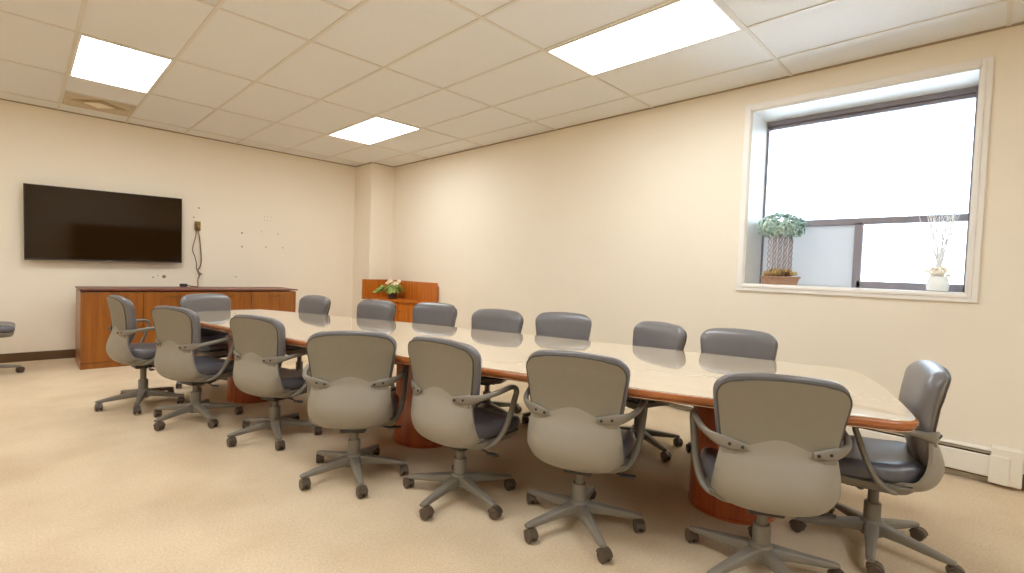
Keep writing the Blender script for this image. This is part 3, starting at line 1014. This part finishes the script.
# tall dark cabinet added unseen behind the photographer, to darken the television screen's reflection
dk = empty('added_cabinet', (0.95, YF + 0.014, 0)); tag(dk, 'dark cabinet added behind the camera, only to be reflected in the television', 'cabinet')
bm = BM(); box(bm, 0, 2.9, 0, 0.44, 0.0, 1.50, 0.004); link_mesh('body', bm, M['dark'], dk, False)
bm = BM(); box(bm, -0.02, 2.92, 0, 0.47, 1.50, 1.53, 0.006); link_mesh('top', bm, M['dark'], dk, False)
for k in range(4):
    bm = BM(); box(bm, 0.008 + 0.725 * k, 0.717 + 0.725 * k, 0.44, 0.458, 0.08, 1.49, 0.003); d = link_mesh('door', bm, M['dark'], dk, False)
    xk2 = 0.66 + 0.725 * k if k % 2 == 0 else 0.06 + 0.725 * k
    bm = BM(); tube(bm, [(xk2, 0.456, 0.78), (xk2, 0.485, 0.80), (xk2, 0.485, 0.90), (xk2, 0.456, 0.92)], 0.006, 8); link_mesh('handle', bm, M['chrome'], d, True)

# outlet plate, cables and the adapter lying on the credenza
ol = empty('wall_outlet', (1.664, YB, 1.667)); tag(ol, 'brass-coloured outlet plate high on the wall, right of the television', 'outlet')
bm = BM(); box(bm, -0.036, 0.036, -0.008, 0.0, -0.062, 0.062, 0.003); link_mesh('plate', bm, M['brass'], ol, False)
for s in (-1, 1):
    bm = BM(); loft(bm, [[(u, y, 0.027 * s + v) for u, v in rrect(0.034, 0.030, 0.012, 4)] for y in (-0.011, -0.007)]); link_mesh('socket', bm, M['hole'], ol, False)
bm = BM(); box(bm, -0.014, 0.014, -0.034, -0.010, -0.062, 0.0, 0.004)


def cord(name, pts, r, label):
    bm = BM(); tube(bm, catmull(pts, 6), r, 8)
    return tag(link_mesh(name, bm, M['cord'], None, True), label, 'cable')


bm.free()
yw = YB - 0.020
c1 = cord('power_lead', [(1.672, yw, 1.60), (1.690, yw, 1.48), (1.705, yw, 1.32), (1.712, yw, 1.20), (1.700, yw, 1.12), (1.672, yw, 1.06), (1.690, yw, 1.00), (1.668, yw - 0.03, 0.94), (1.62, yw - 0.25, 0.866), (1.56, yw - 0.24, 0.864), (1.502, yw - 0.265, 0.874)], 0.0065,
          'brown cable hanging straightest from the brass outlet down to the credenza top')
bm = BM(); box(bm, 1.655, 1.689, yw - 0.018, yw + 0.010, 1.60, 1.645, 0.004); link_mesh('plug', bm, M['cord'], c1, False)
c2 = cord('power_lead', [(1.645, yw, 1.655), (1.64, yw - 0.018, 1.54), (1.615, yw - 0.018, 1.42), (1.604, yw - 0.018, 1.34), (1.632, yw - 0.018, 1.25), (1.652, yw - 0.018, 1.16), (1.656, yw - 0.02, 1.08), (1.688, yw - 0.024, 1.04), (1.722, yw - 0.020, 1.01)], 0.0055,
          'thin wavy brown cable hanging from the brass outlet, the left one of two')
bm = BM(); box(bm, 1.630, 1.653, yw - 0.016, yw + 0.010, 1.652, 1.70, 0.004); link_mesh('plug', bm, M['cord'], c2, False)
bm = BM(); box(bm, 1.42, 1.50, YB - 0.31, YB - 0.26, 0.8575, 0.8975, 0.006)
tag(link_mesh('power_adapter', bm, M['dark'], None, False), 'small dark power adapter lying on the back of the credenza top', 'adapter')

# ------------------------------------------------------------------ baseboard heater on the window wall
ht = empty('baseboard_heater', (XR, -0.03, 0)); tag(ht, 'long low cream baseboard heater on the wall below the window', 'heater')
HL = 3.85
bm = BM()
sec = [(-0.002, 0.222), (-0.030, 0.222), (-0.040, 0.214), (-0.040, 0.206), (-0.020, 0.206), (-0.002, 0.210)]
loft(bm, [[(x, y, z) for x, z in sec] for y in (0.0, HL)])
link_mesh('top_hood', bm, M['heater'], ht, False)
bm = BM()
sec = [(-0.058, 0.050), (-0.064, 0.056), (-0.064, 0.178), (-0.058, 0.184), (-0.054, 0.178), (-0.054, 0.056)]
loft(bm, [[(x, y, z) for x, z in sec] for y in (0.0, HL)])
link_mesh('front_panel', bm, M['heater'], ht, False)
bm = BM(); box(bm, -0.012, -0.001, 0, HL, 0.03, 0.215); link_mesh('back_plate', bm, M['base'], ht, False)
bm = BM(); box(bm, -0.050, -0.012, 0, HL, 0.07, 0.15); link_mesh('fin_core', bm, M['dark'], ht, False)
bm = BM(); box(bm, -0.045, -0.012, 0.0, HL, 0.192, 0.197); link_mesh('louver', bm, M['vent'], ht, False)
bm = BM(); box(bm, -0.070, -0.001, -0.135, 0.005, 0.022, 0.245, 0.006); link_mesh('end_box', bm, M['cover'], ht, False)
bm = BM(); box(bm, -0.082, -0.068, -0.080, 0.012, 0.022, 0.196, 0.005); link_mesh('access_cover', bm, M['cover'], ht, False)
bm = BM(); box(bm, -0.070, -0.001, HL - 0.01, HL + 0.08, 0.022, 0.235, 0.006); link_mesh('end_cap', bm, M['cover'], ht, False)

# ------------------------------------------------------------------ topiary on the sill
tp = empty('topiary', (4.50, 1.302, WZ0 + 0.0065), radians(-42)); tag(tp, 'potted topiary with woven twig trunks and round green crown on left window sill', 'plant')
bm = BM()
loft(bm, [[(x, y, z) for x, y in rrect(wv, dv, 0.006, 2)] for wv, dv, z in ((0.215, 0.15, 0), (0.232, 0.165, 0.055), (0.250, 0.18, 0.055), (0.252, 0.182, 0.070), (0.226, 0.155, 0.070), (0.222, 0.15, 0.055))])
link_mesh('planter', bm, M['planter'], tp, False)
rg = random.Random(11)
bm = BM()
for k in range(70):
    b2 = bmesh.new(); bmesh.ops.create_icosphere(b2, subdivisions=1, radius=rg.uniform(0.014, 0.026))
    for v in b2.verts:
        v.co *= rg.uniform(0.8, 1.2)
    x, y = rg.uniform(-0.098, 0.098), rg.uniform(-0.060, 0.060)
    merge(bm, b2, Matrix.Translation((x, y, 0.076 + 0.048 * max(0, 1 - (x / 0.13) ** 2) * rg.uniform(0.3, 1))))
link_mesh('moss', bm, M['moss'], tp, True)
for k in range(9):
    x0 = -0.092 + 0.184 * k / 8
    y0 = (0.014, -0.014)[k % 2]
    ph = k * 1.9
    for q in (0, 1):
        bm = BM()
        pts = []
        for j in range(25):
            z = 0.075 + 0.35 * j / 24
            a = ph + j * 0.95 + q * pi
            pts.append((x0 + 0.014 * cos(a), y0 + 0.014 * sin(a), z))
        tube(bm, pts, 0.0036, 6)
        link_mesh('stem', bm, M['twig'], tp, True)
bm = BM()
for k in range(760):
    th = rg.uniform(0, 2 * pi); cz = rg.uniform(-0.75, 1.0)
    sr = sqrt(1 - cz * cz)
    d = Vector((cos(th) * sr, sin(th) * sr, cz))
    rr_ = rg.uniform(0.82, 1.0)
    c = Vector((d.x * 0.200 * rr_ - 0.008, d.y * 0.13 * rr_, 0.492 + d.z * 0.112 * rr_))
    nrm = d + Vector((rg.uniform(-.6, .6), rg.uniform(-.6, .6), rg.uniform(-.2, .7)))
    leaf_quad(bm, c, nrm, Vector((rg.uniform(-1, 1), rg.uniform(-1, 1), rg.uniform(-1, .6))), rg.uniform(0.030, 0.046), rg.uniform(0.018, 0.026))
link_mesh('foliage', bm, M['leaf'], tp, True)

# ------------------------------------------------------------------ white vase with twigs on the sill
vs = empty('vase', (4.53, 0.298, WZ0 + 0.0065)); tag(vs, 'white vase of bare white twigs and beige blossoms on right window sill', 'vase')
bm = BM(); lathe(bm, [(0.048, 0), (0.060, 0.006), (0.064, 0.05), (0.056, 0.085), (0.048, 0.10), (0.052, 0.108), (0.044, 0.106), (0.040, 0.09)], 24); link_mesh('vessel', bm, M['ceramic'], vs, True)
bm = BM()
for k in range(60):
    a, r = rg.uniform(0, 2 * pi), rg.uniform(0.0, 0.075)
    b2 = bmesh.new(); bmesh.ops.create_icosphere(b2, subdivisions=1, radius=rg.uniform(0.010, 0.017))
    merge(bm, b2, Matrix.Translation((r * cos(a), r * sin(a), 0.112 + rg.uniform(0, 0.055))))
link_mesh('blossoms', bm, M['blossom'], vs, True)
for k in range(20):
    a = 2 * pi * k / 20 + rg.uniform(-.2, .2)
    sp = rg.uniform(0.05, 0.125)
    hgt = rg.uniform(0.52, 0.72)
    pts = []
    for j in range(9):
        t = j / 8
        pts.append((cos(a) * sp * t ** 1.3 * 0.8 + rg.uniform(-.006, .006), sin(a) * sp * t ** 1.3 * 1.05 + rg.uniform(-.006, .006), 0.09 + (hgt - 0.09) * t))
    bm = BM()
    sweep(bm, pts, [(0.0035 * (1 - 0.6 * j / 8),) * 2 for j in range(9)], 5)
    for j in (4, 5, 6, 7):
        p = Vector(pts[j])
        q = p + Vector((rg.uniform(-.05, .05), rg.uniform(-.05, .05), rg.uniform(.05, .10)))
        sweep(bm, [p, p.lerp(q, 0.5) + Vector((0, 0, .006)), q], [(0.0022, 0.0022), (0.0018, 0.0018), (0.0012, 0.0012)], 4)
    link_mesh('twig', bm, M['whitetwig'], vs, True)

# ------------------------------------------------------------------ light, camera, output look
wd = bpy.data.worlds.new('sky')
scene.world = wd
wd.use_nodes = True
bg = wd.node_tree.nodes['Background']
bg.inputs['Color'].default_value = (0.68, 0.84, 1.0, 1)
bg.inputs['Strength'].default_value = 9.0

cam = bpy.data.cameras.new('camera')
co = bpy.data.objects.new('camera', cam)
COL.objects.link(co)
yaw, pitch, roll = 0.7879621584, -0.0324507934, 0.0380587548
fw = Vector((sin(yaw) * cos(pitch), cos(yaw) * cos(pitch), sin(pitch)))
rt = Vector((cos(yaw), -sin(yaw), 0)); up = rt.cross(fw)
r2 = rt * cos(roll) + up * sin(roll); u2 = up * cos(roll) - rt * sin(roll)
mt = Matrix((r2, u2, -fw)).transposed().to_4x4()
mt.translation = Vector((0, 0, 1.225))
co.matrix_world = mt
cam.sensor_width = 36.0
cam.sensor_fit = 'HORIZONTAL'
cam.lens = 487.21 / 1024 * 36
cam.clip_start = 0.05
scene.camera = co

scene.view_settings.view_transform = 'Standard'
scene.view_settings.look = 'None'
scene.view_settings.gamma = 1.0
scene.view_settings.exposure = 0.0
scene.view_settings.use_curve_mapping = False
scene.cycles.use_denoising = True
scene.cycles.max_bounces = 10
scene.cycles.diffuse_bounces = 8
scene.cycles.sample_clamp_indirect = 6.0
